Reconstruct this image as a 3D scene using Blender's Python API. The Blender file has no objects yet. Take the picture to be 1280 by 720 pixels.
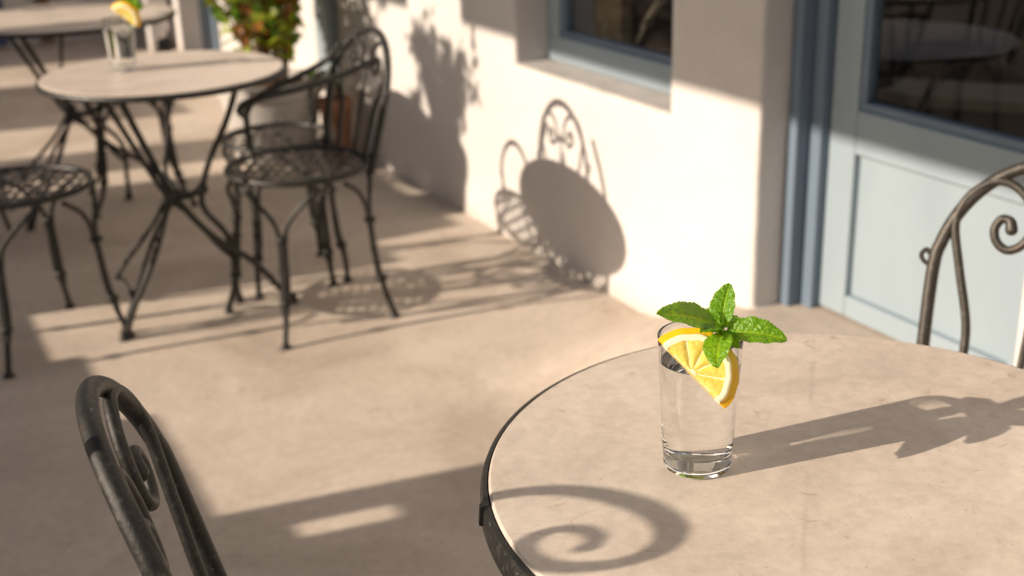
import bpy, bmesh, math, random
from mathutils import Vector, Matrix, noise
R = math.radians
PI = math.pi
sc = bpy.context.scene
COL = sc.collection

# ------------------------------------------------------------------ frame of the place
WD = Vector((math.sin(R(-27.398)), math.cos(R(-27.398)), 0))   # along the house wall
NN = Vector((-WD.y, WD.x, 0))                                  # out of the wall, to the terrace
WALL = -1.864
AZ, EL = R(19.5), R(25.2)
SUN = Vector((math.cos(AZ)*math.cos(EL), math.sin(AZ)*math.cos(EL), -math.sin(EL)))

def W(s, n, z):
    return WD*s + NN*n + Vector((0, 0, z))

# ------------------------------------------------------------------ helpers
def link(o):
    COL.objects.link(o)
    return o

def mesh_obj(name, bm, mat, parent=None, smooth=True, recalc=True):
    me = bpy.data.meshes.new(name)
    if recalc:
        bmesh.ops.recalc_face_normals(bm, faces=bm.faces)
    bm.to_mesh(me)
    bm.free()
    for m in (mat if isinstance(mat, (list, tuple)) else [mat]):
        me.materials.append(m)
    if smooth:
        for p in me.polygons:
            p.use_smooth = True
        try:
            me.set_sharp_from_angle(angle=R(38))
        except Exception:
            pass
    o = link(bpy.data.objects.new(name, me))
    if parent:
        o.parent = parent
    return o

def thing(name, label, cat, loc=(0, 0, 0), rz=0.0, group=None):
    o = link(bpy.data.objects.new(name, None))
    o.location = loc
    o.rotation_euler = (0, 0, rz)
    o.empty_display_size = .1
    tag(o, label, cat, group)
    return o

def tag(o, label, cat, group=None):
    o['label'] = label
    o['category'] = cat
    if group:
        o['group'] = group
    return o

def dup(root, loc, rz, label, group=None, name=None):
    def cp(o, parent):
        c = link(o.copy())
        c.parent = parent
        for ch in o.children:
            cp(ch, c)
        return c
    kids = list(root.children)
    r = link(root.copy())
    for ch in kids:
        cp(ch, r)
    r.location = loc
    r.rotation_euler = (0, 0, rz)
    r['label'] = label
    if group:
        r['group'] = group
    return r

def catmull(pts, k=8):
    P = [Vector(p) for p in pts]
    P = [P[0]*2-P[1]] + P + [P[-1]*2-P[-2]]
    out = []
    for i in range(1, len(P)-2):
        a, b, c, d = P[i-1:i+3]
        for j in range(k):
            t = j/k
            out.append(.5*((2*b)+(c-a)*t+(2*a-5*b+4*c-d)*t*t+(3*b-a-3*c+d)*t**3))
    out.append(P[-2])
    return out

def tube(bm, pts, r, seg=10, r2=None, k=8, smooth=True, cap=True, flat=1.0):
    P = catmull(pts, k) if smooth and len(pts) > 2 else [Vector(p) for p in pts]
    n = len(P)
    T = []
    for i in range(n):
        a = P[max(0, i-1)]
        b = P[min(n-1, i+1)]
        d = b-a
        T.append(d.normalized() if d.length > 1e-9 else Vector((0, 0, 1)))
    u = T[0].orthogonal().normalized()
    rings = []
    for i in range(n):
        if i:
            u = (u - T[i]*u.dot(T[i]))
            u = u.normalized() if u.length > 1e-6 else T[i].orthogonal().normalized()
        v = T[i].cross(u)
        f = i/(n-1)
        if callable(r):
            rr = r(f)
        else:
            rr = r if r2 is None else r+(r2-r)*f
        rings.append([bm.verts.new(P[i]+u*math.cos(2*PI*j/seg)*rr+v*math.sin(2*PI*j/seg)*rr*flat) for j in range(seg)])
    for i in range(n-1):
        for j in range(seg):
            bm.faces.new((rings[i][j], rings[i][(j+1) % seg], rings[i+1][(j+1) % seg], rings[i+1][j]))
    if cap:
        bm.faces.new(rings[0][::-1])
        bm.faces.new(rings[-1])

def torus(bm, c, Rr, r, seg=64, rs=10, flat=1.0):
    c = Vector(c)
    rings = []
    for i in range(seg):
        a = 2*PI*i/seg
        d = Vector((math.cos(a), math.sin(a), 0))
        rings.append([bm.verts.new(c+d*(Rr+math.cos(2*PI*j/rs)*r)+Vector((0, 0, math.sin(2*PI*j/rs)*r*flat))) for j in range(rs)])
    for i in range(seg):
        for j in range(rs):
            bm.faces.new((rings[i][j], rings[(i+1) % seg][j], rings[(i+1) % seg][(j+1) % rs], rings[i][(j+1) % rs]))

def ball(bm, c, r, sx=1, sy=1, sz=1, sub=2):
    m = Matrix.Translation(Vector(c)) @ Matrix.Diagonal((sx, sy, sz, 1))
    bmesh.ops.create_icosphere(bm, subdivisions=sub, radius=r, matrix=m)

def lathe(bm, prof, seg=64, c=(0, 0, 0), closed=False, mi=None):
    c = Vector(c)
    rings = []
    for (r, z) in prof:
        if r < 1e-6:
            rings.append([bm.verts.new(c+Vector((0, 0, z)))])
        else:
            rings.append([bm.verts.new(c+Vector((r*math.cos(2*PI*j/seg), r*math.sin(2*PI*j/seg), z))) for j in range(seg)])
    n = len(rings)
    rng = range(n) if closed else range(n-1)
    for i in rng:
        a, b = rings[i], rings[(i+1) % n]
        for j in range(seg):
            k = (j+1) % seg
            if len(a) == 1 and len(b) == 1:
                continue
            if len(a) == 1:
                f = bm.faces.new((a[0], b[j], b[k]))
            elif len(b) == 1:
                f = bm.faces.new((a[j], a[k], b[0]))
            else:
                f = bm.faces.new((a[j], a[k], b[k], b[j]))
            if mi:
                f.material_index = mi[i]

def box8(bm, pts):
    v = [bm.verts.new(p) for p in pts]
    for f in ((0, 1, 2, 3), (7, 6, 5, 4), (0, 4, 5, 1), (1, 5, 6, 2), (2, 6, 7, 3), (3, 7, 4, 0)):
        bm.faces.new([v[i] for i in f])

def wbox(bm, s0, s1, n0, n1, z0, z1):
    """box in wall coordinates"""
    box8(bm, [W(s0, n0, z0), W(s1, n0, z0), W(s1, n1, z0), W(s0, n1, z0),
              W(s0, n0, z1), W(s1, n0, z1), W(s1, n1, z1), W(s0, n1, z1)])

def cellwall(bm, S, Z, filled, n0, n1):
    """wall of grid cells between cut lines S and Z, only outside faces, shared vertices"""
    cache = {}
    def V(i, j, k):
        key = (i, j, k)
        if key not in cache:
            cache[key] = bm.verts.new(W(S[i], (n0, n1)[k], Z[j]))
        return cache[key]
    a, b = len(S)-1, len(Z)-1
    F = [[filled((S[i]+S[i+1])/2, (Z[j]+Z[j+1])/2) for j in range(b)] for i in range(a)]
    g = lambda i, j: 0 <= i < a and 0 <= j < b and F[i][j]
    for i in range(a):
        for j in range(b):
            if not F[i][j]:
                continue
            for k in (0, 1):
                bm.faces.new((V(i, j, k), V(i+1, j, k), V(i+1, j+1, k), V(i, j+1, k)))
            if not g(i-1, j):
                bm.faces.new((V(i, j, 0), V(i, j+1, 0), V(i, j+1, 1), V(i, j, 1)))
            if not g(i+1, j):
                bm.faces.new((V(i+1, j, 0), V(i+1, j+1, 0), V(i+1, j+1, 1), V(i+1, j, 1)))
            if not g(i, j-1):
                bm.faces.new((V(i, j, 0), V(i+1, j, 0), V(i+1, j, 1), V(i, j, 1)))
            if not g(i, j+1):
                bm.faces.new((V(i, j+1, 0), V(i+1, j+1, 0), V(i+1, j+1, 1), V(i, j+1, 1)))

def bevel(o, w, seg=2):
    m = o.modifiers.new('bevel', 'BEVEL')
    m.width = w
    m.segments = seg
    m.limit_method = 'ANGLE'
    m.angle_limit = R(35)
    return o

# ------------------------------------------------------------------ materials
def mat(name, base=(.5, .5, .5), rough=.6, metal=0.0, spec=.5):
    m = bpy.data.materials.new(name)
    m.use_nodes = True
    b = m.node_tree.nodes['Principled BSDF']
    b.inputs['Base Color'].default_value = (*base, 1)
    b.inputs['Roughness'].default_value = rough
    b.inputs['Metallic'].default_value = metal
    b.inputs['Specular IOR Level'].default_value = spec
    return m

class NT:
    def __init__(s, m):
        s.m = m
        s.nt = m.node_tree
        s.b = s.nt.nodes['Principled BSDF']
        s.co = s.nt.nodes.new('ShaderNodeTexCoord').outputs['Object']
    def noise(s, scale, detail=6, rough=.6, dist=0, stretch=None):
        n = s.nt.nodes.new('ShaderNodeTexNoise')
        n.inputs['Scale'].default_value = scale
        n.inputs['Detail'].default_value = detail
        n.inputs['Roughness'].default_value = rough
        n.inputs['Distortion'].default_value = dist
        co = s.co
        if stretch:
            mp = s.nt.nodes.new('ShaderNodeMapping')
            mp.inputs['Scale'].default_value = stretch
            s.nt.links.new(co, mp.inputs[0])
            co = mp.outputs[0]
        s.nt.links.new(co, n.inputs['Vector'])
        return n.outputs['Fac']
    def ramp(s, fac, stops):
        r = s.nt.nodes.new('ShaderNodeValToRGB')
        e = r.color_ramp.elements
        while len(e) < len(stops):
            e.new(.5)
        for i, (p, c) in enumerate(stops):
            e[i].position = p
            e[i].color = (*c, 1) if len(c) == 3 else c
        s.nt.links.new(fac, r.inputs[0])
        return r.outputs[0]
    def mix(s, a, b, fac, mode='MIX'):
        n = s.nt.nodes.new('ShaderNodeMix')
        n.data_type = 'RGBA'
        n.blend_type = mode
        for k, v in ((0, fac), (6, a), (7, b)):
            if isinstance(v, (int, float)):
                n.inputs[k].default_value = v
            elif isinstance(v, tuple):
                n.inputs[k].default_value = (*v, 1)
            else:
                s.nt.links.new(v, n.inputs[k])
        return n.outputs[2]
    def math(s, op, a, b=0.0):
        n = s.nt.nodes.new('ShaderNodeMath')
        n.operation = op
        for k, v in ((0, a), (1, b)):
            if isinstance(v, (int, float)):
                n.inputs[k].default_value = v
            else:
                s.nt.links.new(v, n.inputs[k])
        return n.outputs[0]
    def bump(s, h, strength=.3, dist=.01, prev=None):
        n = s.nt.nodes.new('ShaderNodeBump')
        n.inputs['Strength'].default_value = strength
        n.inputs['Distance'].default_value = dist
        s.nt.links.new(h, n.inputs['Height'])
        if prev:
            s.nt.links.new(prev, n.inputs['Normal'])
        return n.outputs[0]
    def set(s, **k):
        names = dict(color='Base Color', rough='Roughness', normal='Normal', metal='Metallic')
        for a, v in k.items():
            s.nt.links.new(v, s.b.inputs[names[a]])

def m_stone(name, base, dark, light, scale=1.0, rough=.55, cracks=True, bumpiness=.25, hair=None):
    m = mat(name, base, rough)
    t = NT(m)
    big = t.ramp(t.noise(2.2*scale, 8, .65, .6), [(.36, dark), (.5, base), (.66, light)])
    fine = t.noise(42*scale, 6, .7)
    c = t.mix(big, t.ramp(fine, [(.32, (.5, .47, .43)), (.62, (1, 1, 1))]), .32, 'MULTIPLY')
    spots = t.ramp(t.noise(17*scale, 3, .5, 1.5), [(.66, (1, 1, 1)), (.73, (.62, .5, .4))])
    c = t.mix(c, spots, .45, 'MULTIPLY')
    pits = t.ramp(t.noise(130*scale, 2, .5), [(.69, (1, 1, 1)), (.75, (.45, .38, .32))])
    c = t.mix(c, pits, .5, 'MULTIPLY')
    if cracks:
        v = t.nt.nodes.new('ShaderNodeTexVoronoi')
        v.feature = 'DISTANCE_TO_EDGE'
        v.inputs['Scale'].default_value = 3.1*scale
        d = t.nt.nodes.new('ShaderNodeMix')
        d.data_type = 'VECTOR'
        d.inputs[0].default_value = .12
        nz = t.nt.nodes.new('ShaderNodeTexNoise')
        nz.inputs['Scale'].default_value = 4*scale
        t.nt.links.new(t.co, nz.inputs['Vector'])
        t.nt.links.new(t.co, d.inputs[4])
        t.nt.links.new(nz.outputs['Color'], d.inputs[5])
        t.nt.links.new(d.outputs[1], v.inputs['Vector'])
        line = t.ramp(v.outputs['Distance'], [(.0, (1, 1, 1)), (.0035, (0, 0, 0))])
        gate = t.ramp(t.noise(3.3*scale, 3, .5), [(.46, (0, 0, 0)), (.56, (1, 1, 1))])
        g = t.mix(line, gate, 1.0, 'MULTIPLY')
        c = t.mix(c, (.25, .2, .16), t.math('MULTIPLY', g, .22))
    if hair:
        vm = t.nt.nodes.new('ShaderNodeVectorMath')
        vm.operation = 'DOT_PRODUCT'
        vm.inputs[1].default_value = (hair[0], hair[1], 0)
        t.nt.links.new(t.co, vm.inputs[0])
        wv = t.math('MULTIPLY', t.math('SUBTRACT', t.noise(9, 4), .5), .006)
        dd = t.math('ABSOLUTE', t.math('ADD', t.math('SUBTRACT', vm.outputs['Value'], hair[2]), wv))
        hl = t.ramp(dd, [(0, (1, 1, 1)), (.0008, (0, 0, 0))])
        c = t.mix(c, (.22, .17, .13), t.math('MULTIPLY', t.math('MULTIPLY', hl, .2), t.ramp(t.noise(14, 4), [(.4, (0, 0, 0)), (.55, (1, 1, 1))])))
    n = t.bump(fine, bumpiness, .003, t.bump(t.noise(9*scale, 5), bumpiness, .01))
    t.set(color=c, normal=n, rough=t.math('ADD', t.math('MULTIPLY', t.noise(6*scale), .35), rough-.18))
    return m

M = {}
M['floor'] = m_stone('pale_screed', (.575, .49, .402), (.475, .395, .32), (.65, .56, .47), 1.0, .7)
M['top'] = m_stone('stone_top', (.64, .555, .466), (.55, .47, .39), (.71, .63, .54), 1.6, .42, True, .1, (0.9687, -0.2481, -0.03))

def m_plaster():
    m = mat('lime_plaster', (.72, .655, .59), .9, 0, .2)
    t = NT(m)
    c = t.ramp(t.noise(1.7, 7, .6, .4), [(.3, (.64, .602, .565)), (.7, (.71, .672, .635))])
    sx = t.nt.nodes.new('ShaderNodeSeparateXYZ')
    t.nt.links.new(t.co, sx.inputs[0])
    low = t.math('ADD', sx.outputs[2], t.math('MULTIPLY', t.noise(7, 6, .7), .16))
    dirt = t.ramp(low, [(.075, (1, 1, 1)), (.15, (0, 0, 0))])
    c = t.mix(c, (.40, .34, .27), t.math('MULTIPLY', dirt, .45))
    crk = t.ramp(t.noise(2.6, 9, .75, 1.2), [(.495, (0, 0, 0)), (.5, (1, 1, 1)), (.505, (0, 0, 0))])
    c = t.mix(c, (.45, .40, .35), t.math('MULTIPLY', crk, .10))
    c = t.mix(c, t.ramp(t.noise(60, 4), [(.3, (.85, .85, .85)), (.6, (1, 1, 1))]), .25, 'MULTIPLY')
    t.set(color=c, normal=t.bump(t.noise(38, 6), .25, .006, t.bump(t.noise(3, 4), .5, .04)))
    return m
M['plaster'] = m_plaster()

def m_paint(name, c0, c1, rough=.5):
    m = mat(name, c0, rough)
    t = NT(m)
    c = t.ramp(t.noise(5, 6, .6, .5, (1, 1, .25)), [(.3, c0), (.7, c1)])
    wear = t.ramp(t.noise(26, 5, .7, .2), [(.68, (0, 0, 0)), (.74, (1, 1, 1))])
    c = t.mix(c, (.35, .36, .36), t.math('MULTIPLY', wear, .35))
    t.set(color=c, normal=t.bump(t.noise(70, 4, .6, 0, (1, 1, .12)), .2, .003))
    return m
M['blue'] = m_paint('dusty_blue_paint', (.28, .345, .385), (.32, .385, .425))
M['blue_deep'] = m_paint('deep_blue_paint', (.14, .19, .25), (.17, .225, .285))
M['navy'] = m_paint('navy_paint', (.03, .06, .14), (.05, .08, .17))

def m_iron(name, base, light, rough=.5, metal=.6):
    m = mat(name, base, rough, metal)
    t = NT(m)
    worn = t.noise(95, 9, .8, .1)
    c = t.ramp(worn, [(.36, tuple(c*.7 for c in base)), (.56, base), (.70, light)])
    rust = t.ramp(t.noise(21, 5, .7), [(.62, (0, 0, 0)), (.72, (1, 1, 1))])
    c = t.mix(c, (.10, .055, .03), t.math('MULTIPLY', rust, .5))
    t.set(color=c, rough=t.math('ADD', t.math('MULTIPLY', worn, .5), rough-.25), normal=t.bump(worn, .5, .0015, t.bump(t.noise(190, 4), .4, .0008)))
    return m
M['iron'] = m_iron('wrought_iron', (.026, .025, .022), (.17, .16, .14), .46, .35)
M['iron_warm'] = m_iron('worn_iron', (.075, .067, .056), (.17, .15, .125), .42, .5)
M['seat_iron'] = m_iron('polished_seat_iron', (.045, .04, .034), (.30, .27, .22), .40, .4)
M['terracotta'] = m_stone('terracotta', (.33, .155, .08), (.27, .12, .06), (.38, .19, .11), 6, .8, False)
M['whitepot'] = m_stone('pale_pot', (.58, .545, .50), (.5, .47, .43), (.64, .60, .56), 4, .75, False)
M['soil'] = mat('soil', (.10, .06, .035), .95)
M['wood'] = mat('brown_wood', (.17, .095, .05), .6)
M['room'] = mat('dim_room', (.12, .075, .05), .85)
M['pale_wood'] = mat('pale_wood', (.5, .42, .31), .6)
M['cloth'] = mat('linen', (.30, .22, .13), .9)
M['starfish'] = mat('dried_starfish', (.80, .68, .46), .8)

def m_glass(name, ior=1.47, color=(.985, 1, .99)):
    m = mat(name, color, 0)
    b = m.node_tree.nodes['Principled BSDF']
    b.inputs['Transmission Weight'].default_value = 1
    b.inputs['IOR'].default_value = ior
    b.inputs['Roughness'].default_value = 0
    return m
M['glass'] = m_glass('clear_glass')
M['water'] = m_glass('water_surface', 1.333, (1, 1, 1))
M['water_side'] = m_glass('water_against_glass', 1.333/1.47, (1, 1, 1))

def m_pane():
    m = bpy.data.materials.new('window_glass')
    m.use_nodes = True
    nt = m.node_tree
    nt.nodes.clear()
    o = nt.nodes.new('ShaderNodeOutputMaterial')
    mx = nt.nodes.new('ShaderNodeMixShader')
    tr = nt.nodes.new('ShaderNodeBsdfTransparent')
    tr.inputs[0].default_value = (.93, .94, .93, 1)
    gl = nt.nodes.new('ShaderNodeBsdfGlossy')
    gl.inputs['Roughness'].default_value = .01
    lw = nt.nodes.new('ShaderNodeLayerWeight')
    lw.inputs['Blend'].default_value = .5
    pw = nt.nodes.new('ShaderNodeMath')
    pw.operation = 'POWER'
    pw.inputs[1].default_value = 3.0
    ma = nt.nodes.new('ShaderNodeMath')
    ma.operation = 'MULTIPLY_ADD'
    ma.inputs[1].default_value = .45
    ma.inputs[2].default_value = .05
    nt.links.new(lw.outputs['Facing'], pw.inputs[0])
    nt.links.new(pw.outputs[0], ma.inputs[0])
    nt.links.new(ma.outputs[0], mx.inputs[0])
    nt.links.new(tr.outputs[0], mx.inputs[1])
    nt.links.new(gl.outputs[0], mx.inputs[2])
    nt.links.new(mx.outputs[0], o.inputs[0])
    return m
M['pane'] = m_pane()

def m_leaf(name, a, b, trans=.35, veins=False):
    m = mat(name, a, .45)
    t = NT(m)
    c = t.ramp(t.noise(14, 4, .6), [(.35, a), (.65, b)])
    t.set(color=c)
    nt = m.node_tree
    tl = nt.nodes.new('ShaderNodeBsdfTranslucent')
    br = t.mix(c, (1.3, 1.5, .35), .55, 'MULTIPLY')
    nt.links.new(br, tl.inputs[0])
    mx = nt.nodes.new('ShaderNodeMixShader')
    mx.inputs[0].default_value = trans
    out = nt.nodes['Material Output']
    nt.links.new(t.b.outputs[0], mx.inputs[1])
    nt.links.new(tl.outputs[0], mx.inputs[2])
    nt.links.new(mx.outputs[0], out.inputs[0])
    return m
M['leaf_green'] = m_leaf('leaf_green', (.08, .17, .02), (.17, .30, .035), .4)
M['leaf_lime'] = m_leaf('leaf_lime', (.30, .40, .03), (.42, .46, .06), .45)
M['leaf_rust'] = m_leaf('leaf_rust', (.38, .15, .03), (.28, .12, .03), .35)

# ------------------------------------------------------------------ setting
def build_floor():
    bm = bmesh.new()
    S = [-40, -12, -6, -3, -1] + [i*.05 for i in range(0, 70)] + [3.6, 5, 8, 14, 40]
    Nn = [-40, -12, -6, -3, -2.2] + [-2.1+i*.05 for i in range(0, 24)] + [-.8, 0, 2, 6, 12, 40]
    def sm(x):
        x = max(0, min(1, x))
        return x*x*(3-2*x)
    def zz(s, n):
        a = sm((2.80-s)/.52)
        if s < 1.0:
            a *= sm((s-.2)/.7)
        b = sm((-1.20-n)/.5)
        return .176*a*b
    g = [[bm.verts.new(W(s, n, zz(s, n))) for n in Nn] for s in S]
    for i in range(len(S)-1):
        for j in range(len(Nn)-1):
            bm.faces.new((g[i][j], g[i+1][j], g[i+1][j+1], g[i][j+1]))
    o = mesh_obj('terrace_floor', bm, M['floor'])
    o['kind'] = 'structure'
build_floor()

# ---- the white house
D0, D1 = 1.51, 2.30         # door opening along the wall
W0, W1 = 2.67, 3.53         # window opening
def build_house():
    t = thing('house', 'white plastered house front with blue door and window along the terrace', 'house', (0, 0, 0))
    bm = bmesh.new()
    S = [-4, D0, D1, W0, W1, 9.2]
    Z = [-.05, .172, .602, 1.75, 2.3, 3.2]
    def filled(s, z):
        if D0 < s < D1 and .172 < z < 2.3:
            return False
        if W0 < s < W1 and .602 < z < 1.75:
            return False
        return True
    cellwall(bm, S, Z, filled, WALL, WALL-.32)
    bevel(mesh_obj('wall', bm, M['plaster'], t, False), .012, 3)
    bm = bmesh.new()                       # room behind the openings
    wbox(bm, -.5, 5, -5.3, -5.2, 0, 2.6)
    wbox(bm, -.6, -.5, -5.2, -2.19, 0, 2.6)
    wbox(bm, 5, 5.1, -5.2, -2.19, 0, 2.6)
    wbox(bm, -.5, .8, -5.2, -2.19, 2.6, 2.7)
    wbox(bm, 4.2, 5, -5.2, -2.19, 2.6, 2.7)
    wbox(bm, .8, 4.2, -2.5, -2.19, 2.6, 2.7)  # rest of the ceiling left open, added to let daylight onto the inner table
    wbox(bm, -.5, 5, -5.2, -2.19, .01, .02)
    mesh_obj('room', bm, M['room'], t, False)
    # window
    f = -1.984
    bm = bmesh.new()
    wbox(bm, W0, W1, WALL+.0015, WALL-.115, .603, .609)
    sill = bevel(mesh_obj('window_sill', bm, M['whitepot'], t, False), .002)
    bm = bmesh.new()
    wbox(bm, W0+.002, W1-.002, f-.055, f, .6095, .690)            # bottom rail
    wbox(bm, W0+.002, W0+.07, f-.055, f, .690, 1.748)
    wbox(bm, W1-.075, W1-.002, f-.055, f, .690, 1.748)
    wbox(bm, W0+.07, W1-.075, f-.055, f, 1.68, 1.748)
    win = bevel(mesh_obj('window', bm, M['blue'], t, False), .004)
    bm = bmesh.new()
    a0, a1, b0, b1 = W0+.07, W1-.075, .690, 1.68
    for (x0, x1, y0, y1) in ((a0, a1, b0, b0+.018), (a0, a1, b1-.018, b1), (a0, a0+.018, b0+.018, b1-.018), (a1-.018, a1, b0+.018, b1-.018)):
        wbox(bm, x0, x1, f-.045, f-.012, y0, y1)
    bevel(mesh_obj('sash', bm, M['blue_deep'], win, False), .002)
    bm = bmesh.new()
    wbox(bm, a0+.01, a1-.01, f-.034, f-.030, b0+.01, b1-.01)
    mesh_obj('pane', bm, M['pane'], win, False)
    # things of the room: brown board and linen beside the pane
    bm = bmesh.new()
    wbox(bm, 3.28, 3.44, f-.16, f-.12, .55, 1.9)
    mesh_obj('inner_shutter', bm, M['cloth'], t, False)
    # door frame
    bm = bmesh.new()
    wbox(bm, D1-.035, D1-.001, WALL-.175, WALL-.085, .174, 2.298)
    wbox(bm, D1-.075, D1-.036, WALL-.175, WALL-.125, .174, 2.298)
    wbox(bm, D0+.001, D0+.035, WALL-.175, WALL-.085, .174, 2.298)
    wbox(bm, D0+.035, D1-.035, WALL-.175, WALL-.085, 2.24, 2.298)
    bevel(mesh_obj('door_frame', bm, M['blue_deep'], t, False), .005)
    # door
    n0 = WALL-.150
    L, Rr = D1-.077, D0+.036
    bm = bmesh.new()
    wbox(bm, L-.088, L, n0-.045, n0, .182, 2.235)
    wbox(bm, Rr, Rr+.10, n0-.045, n0, .182, 2.235)
    wbox(bm, Rr+.10, L-.088, n0-.045, n0, .587, .690)
    wbox(bm, Rr+.10, L-.088, n0-.045, n0, .182, .235)
    wbox(bm, Rr+.10, L-.088, n0-.045, n0, 2.14, 2.235)
    door = bevel(mesh_obj('door', bm, M['blue'], t, False), .004)
    bm = bmesh.new()
    wbox(bm, Rr+.10, L-.088, n0-.036, n0-.018, .235, .587)
    bevel(mesh_obj('lower_panel', bm, M['blue'], door, False), .003)
    bm = bmesh.new()
    x0, x1, y0, y1 = Rr+.10, L-.088, .690, 2.14
    for (p, q, u, v) in ((x0, x1, y0, y0+.02), (x0, x1, y1-.02, y1), (x0, x0+.02, y0+.02, y1-.02), (x1-.02, x1, y0+.02, y1-.02)):
        wbox(bm, p, q, n0-.038, n0-.006, u, v)
    bevel(mesh_obj('glazing_bead', bm, M['blue_deep'], door, False), .003)
    bm = bmesh.new()
    wbox(bm, x0+.012, x1-.012, n0-.026, n0-.022, y0+.012, y1-.012)
    mesh_obj('door_glass', bm, M['pane'], door, False)
    # pale shutter farther along the wall
    bm = bmesh.new()
    wbox(bm, 5.16, 5.34, WALL+.0005, WALL+.04, .25, 2.1)
    bevel(mesh_obj('window_shutter', bm, M['blue'], t, False), .006)
    bm = bmesh.new()
    wbox(bm, 7.12, 7.42, WALL+.0005, WALL+.03, .02, 2.1)
    bevel(mesh_obj('far_door', bm, M['blue_deep'], t, False), .006)
build_house()

# starfish behind the window
def starfish(cen, size, rx, rz, label):
    bm = bmesh.new()
    c = bm.verts.new((0, 0, .16))
    cb = bm.verts.new((0, 0, -.05))
    ring = []
    N = 40
    for i in range(N):
        a = 2*PI*i/N
        k = abs(((i/N*5) % 1)-.5)*2          # 1 at arm tip
        r = .26+.74*k**2.2
        ring.append((bm.verts.new((r*math.cos(a), r*math.sin(a), .0)), bm.verts.new((r*.55*math.cos(a), r*.55*math.sin(a), .11*(1-.3*k)))))
    for i in range(N):
        a, b = ring[i], ring[(i+1) % N]
        bm.faces.new((a[0], b[0], b[1], a[1]))
        bm.faces.new((a[1], b[1], c))
        bm.faces.new((b[0], a[0], cb))
    bmesh.ops.scale(bm, vec=(size,)*3, verts=bm.verts)
    o = mesh_obj('starfish', bm, M['starfish'])
    o.location = cen
    o.rotation_euler = (rx, R(8), rz)
    tag(o, label, 'starfish', 'starfish behind the window')
    return o
starfish(Vector((.440, 3.80, .765)), .095, R(62), R(-27.4-90)+R(0), 'large pale dried starfish leaning behind the window pane')
starfish(Vector((.322, 3.97, .730)), .045, R(70), R(-27.4-70), 'small pale dried starfish left of the large one behind the window')
bm = bmesh.new()
wbox(bm, W0-.2, W1+.2, -2.45, -2.19, .64, .67)
o = mesh_obj('shelf', bm, M['wood'], None, False)
tag(o, 'brown wooden shelf board inside behind the window pane', 'shelf')

bm = bmesh.new()  # bench added to give the pale patch behind the door glass
box8(bm, [Vector((1.30+x*.9+y*-.46*.4, 4.05+x*-.46+y*.4, z)) for z in (.42, .46) for (x, y) in ((0, 0), (1, 0), (1, 1), (0, 1))])
t = thing('bench', 'pale low wooden bench put in for the bright patch behind the door glass', 'bench', (0, 0, 0))
bevel(mesh_obj('bench_top', bm, M['pale_wood'], t, False), .004)
for (x, y) in ((.06, .1), (.94, .1), (.06, .9), (.94, .9)):
    bm = bmesh.new()
    q = Vector((1.30+x*.9+y*-.46*.4, 4.05+x*-.46+y*.4, 0))
    tube(bm, [q+Vector((0, 0, .021)), q+Vector((0, 0, .419))], .02, 10, smooth=False)
    mesh_obj('leg', bm, M['wood'], t)
# ---- end wall of the lane
def build_end():
    t = thing('end_wall', 'shaded grey plastered wall closing the far end of the terrace', 'wall')
    bm = bmesh.new()
    wbox(bm, 9.0, 9.3, WALL, 3.5, -.02, 3.4)
    mesh_obj('wall', bm, M['plaster'], t, False)
    bm = bmesh.new()
    wbox(bm, 8.96, 8.999, -.93, .2, .02, 2.3)
    mesh_obj('door', bm, M['navy'], t, False)
    bm = bmesh.new()
    wbox(bm, 8.93, 8.999, -1.22, -1.14, .02, 2.3)
    mesh_obj('post', bm, M['wood'], t, False)
    bm = bmesh.new()
    wbox(bm, 8.2, 8.34, -1.86+.03, -1.70, -.02, 3.2)
    p = bevel(mesh_obj('white_pillar', bm, M['plaster'], None, False), .01)
    tag(p, 'sunlit narrow white pillar at the far end of the terrace', 'pillar')
build_end()

# ---- unseen wall added on the street side (left), cut to shape the sunlight
AN = 1.336
def v2s(v):
    return (v+.1374*AN)/.9905
def build_shadow_wall():
    bm = bmesh.new()
    vs = [-6, -1.0, -.55, 1.36, 2.20, 2.26, 2.35, 2.90, 3.35, 3.74, 4.14, 4.60, 5.13, 5.36, 5.77, 6.38, 7.35, 7.55, 8.24, 9.4]
    hole = (.93, 1.05)  # slot added to let a small sun patch onto the floor
    Z = [-.05, .5, .79, .83, .87, hole[0], hole[1], 1.30, 1.33, 1.45, 2.232, 2.34, 2.9]
    def filled(s, z):
        v = s*.9905-.1374*AN
        if z > 2.34:
            return True
        if z > 2.232:
            return not (4.14 < v < 4.60)
        if v < -1.0 or 7.35 < v < 7.55:
            return True
        if 7.55 < v < 8.24:
            return z < .5 or z > 1.45
        h = .5
        if v < -.55: h = 2.232
        elif v < 1.36: h = .79
        elif v < 2.35: h = 1.30
        elif v < 2.90: h = .87
        elif v < 3.35: h = .83
        elif v < 3.74: h = .79
        elif v < 5.13: h = 1.33
        elif v < 5.36: h = .5
        elif v < 5.77: h = 1.33
        elif v < 6.38: h = .5
        elif v < 7.55: h = 1.33
        elif v < 8.24: h = .5
        else: h = 1.33
        if 2.20 < v < 2.26 and hole[0] < z < hole[1]:
            return False
        return z < h
    cellwall(bm, [v2s(v) for v in vs], Z, filled, AN, AN+.06)
    o = bevel(mesh_obj('shadow_wall', bm, M['plaster'], None, False), .006)
    tag(o, 'unseen white street-side wall added to cast bands of shade on the terrace', 'wall')
    bm = bmesh.new()  # rod and ball added out of view to throw a thin spike of shade
    s = v2s(4.045)
    tube(bm, [W(s, AN-.03, 2.26), W(s, AN-.03, 2.14)], .012, 8)
    ball(bm, W(s, AN-.03, 2.13), .02)
    o = mesh_obj('shadow_rod', bm, M['iron'])
    tag(o, 'unseen short iron rod added under the lintel to cast a spike of shade', 'hook')
build_shadow_wall()

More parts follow.
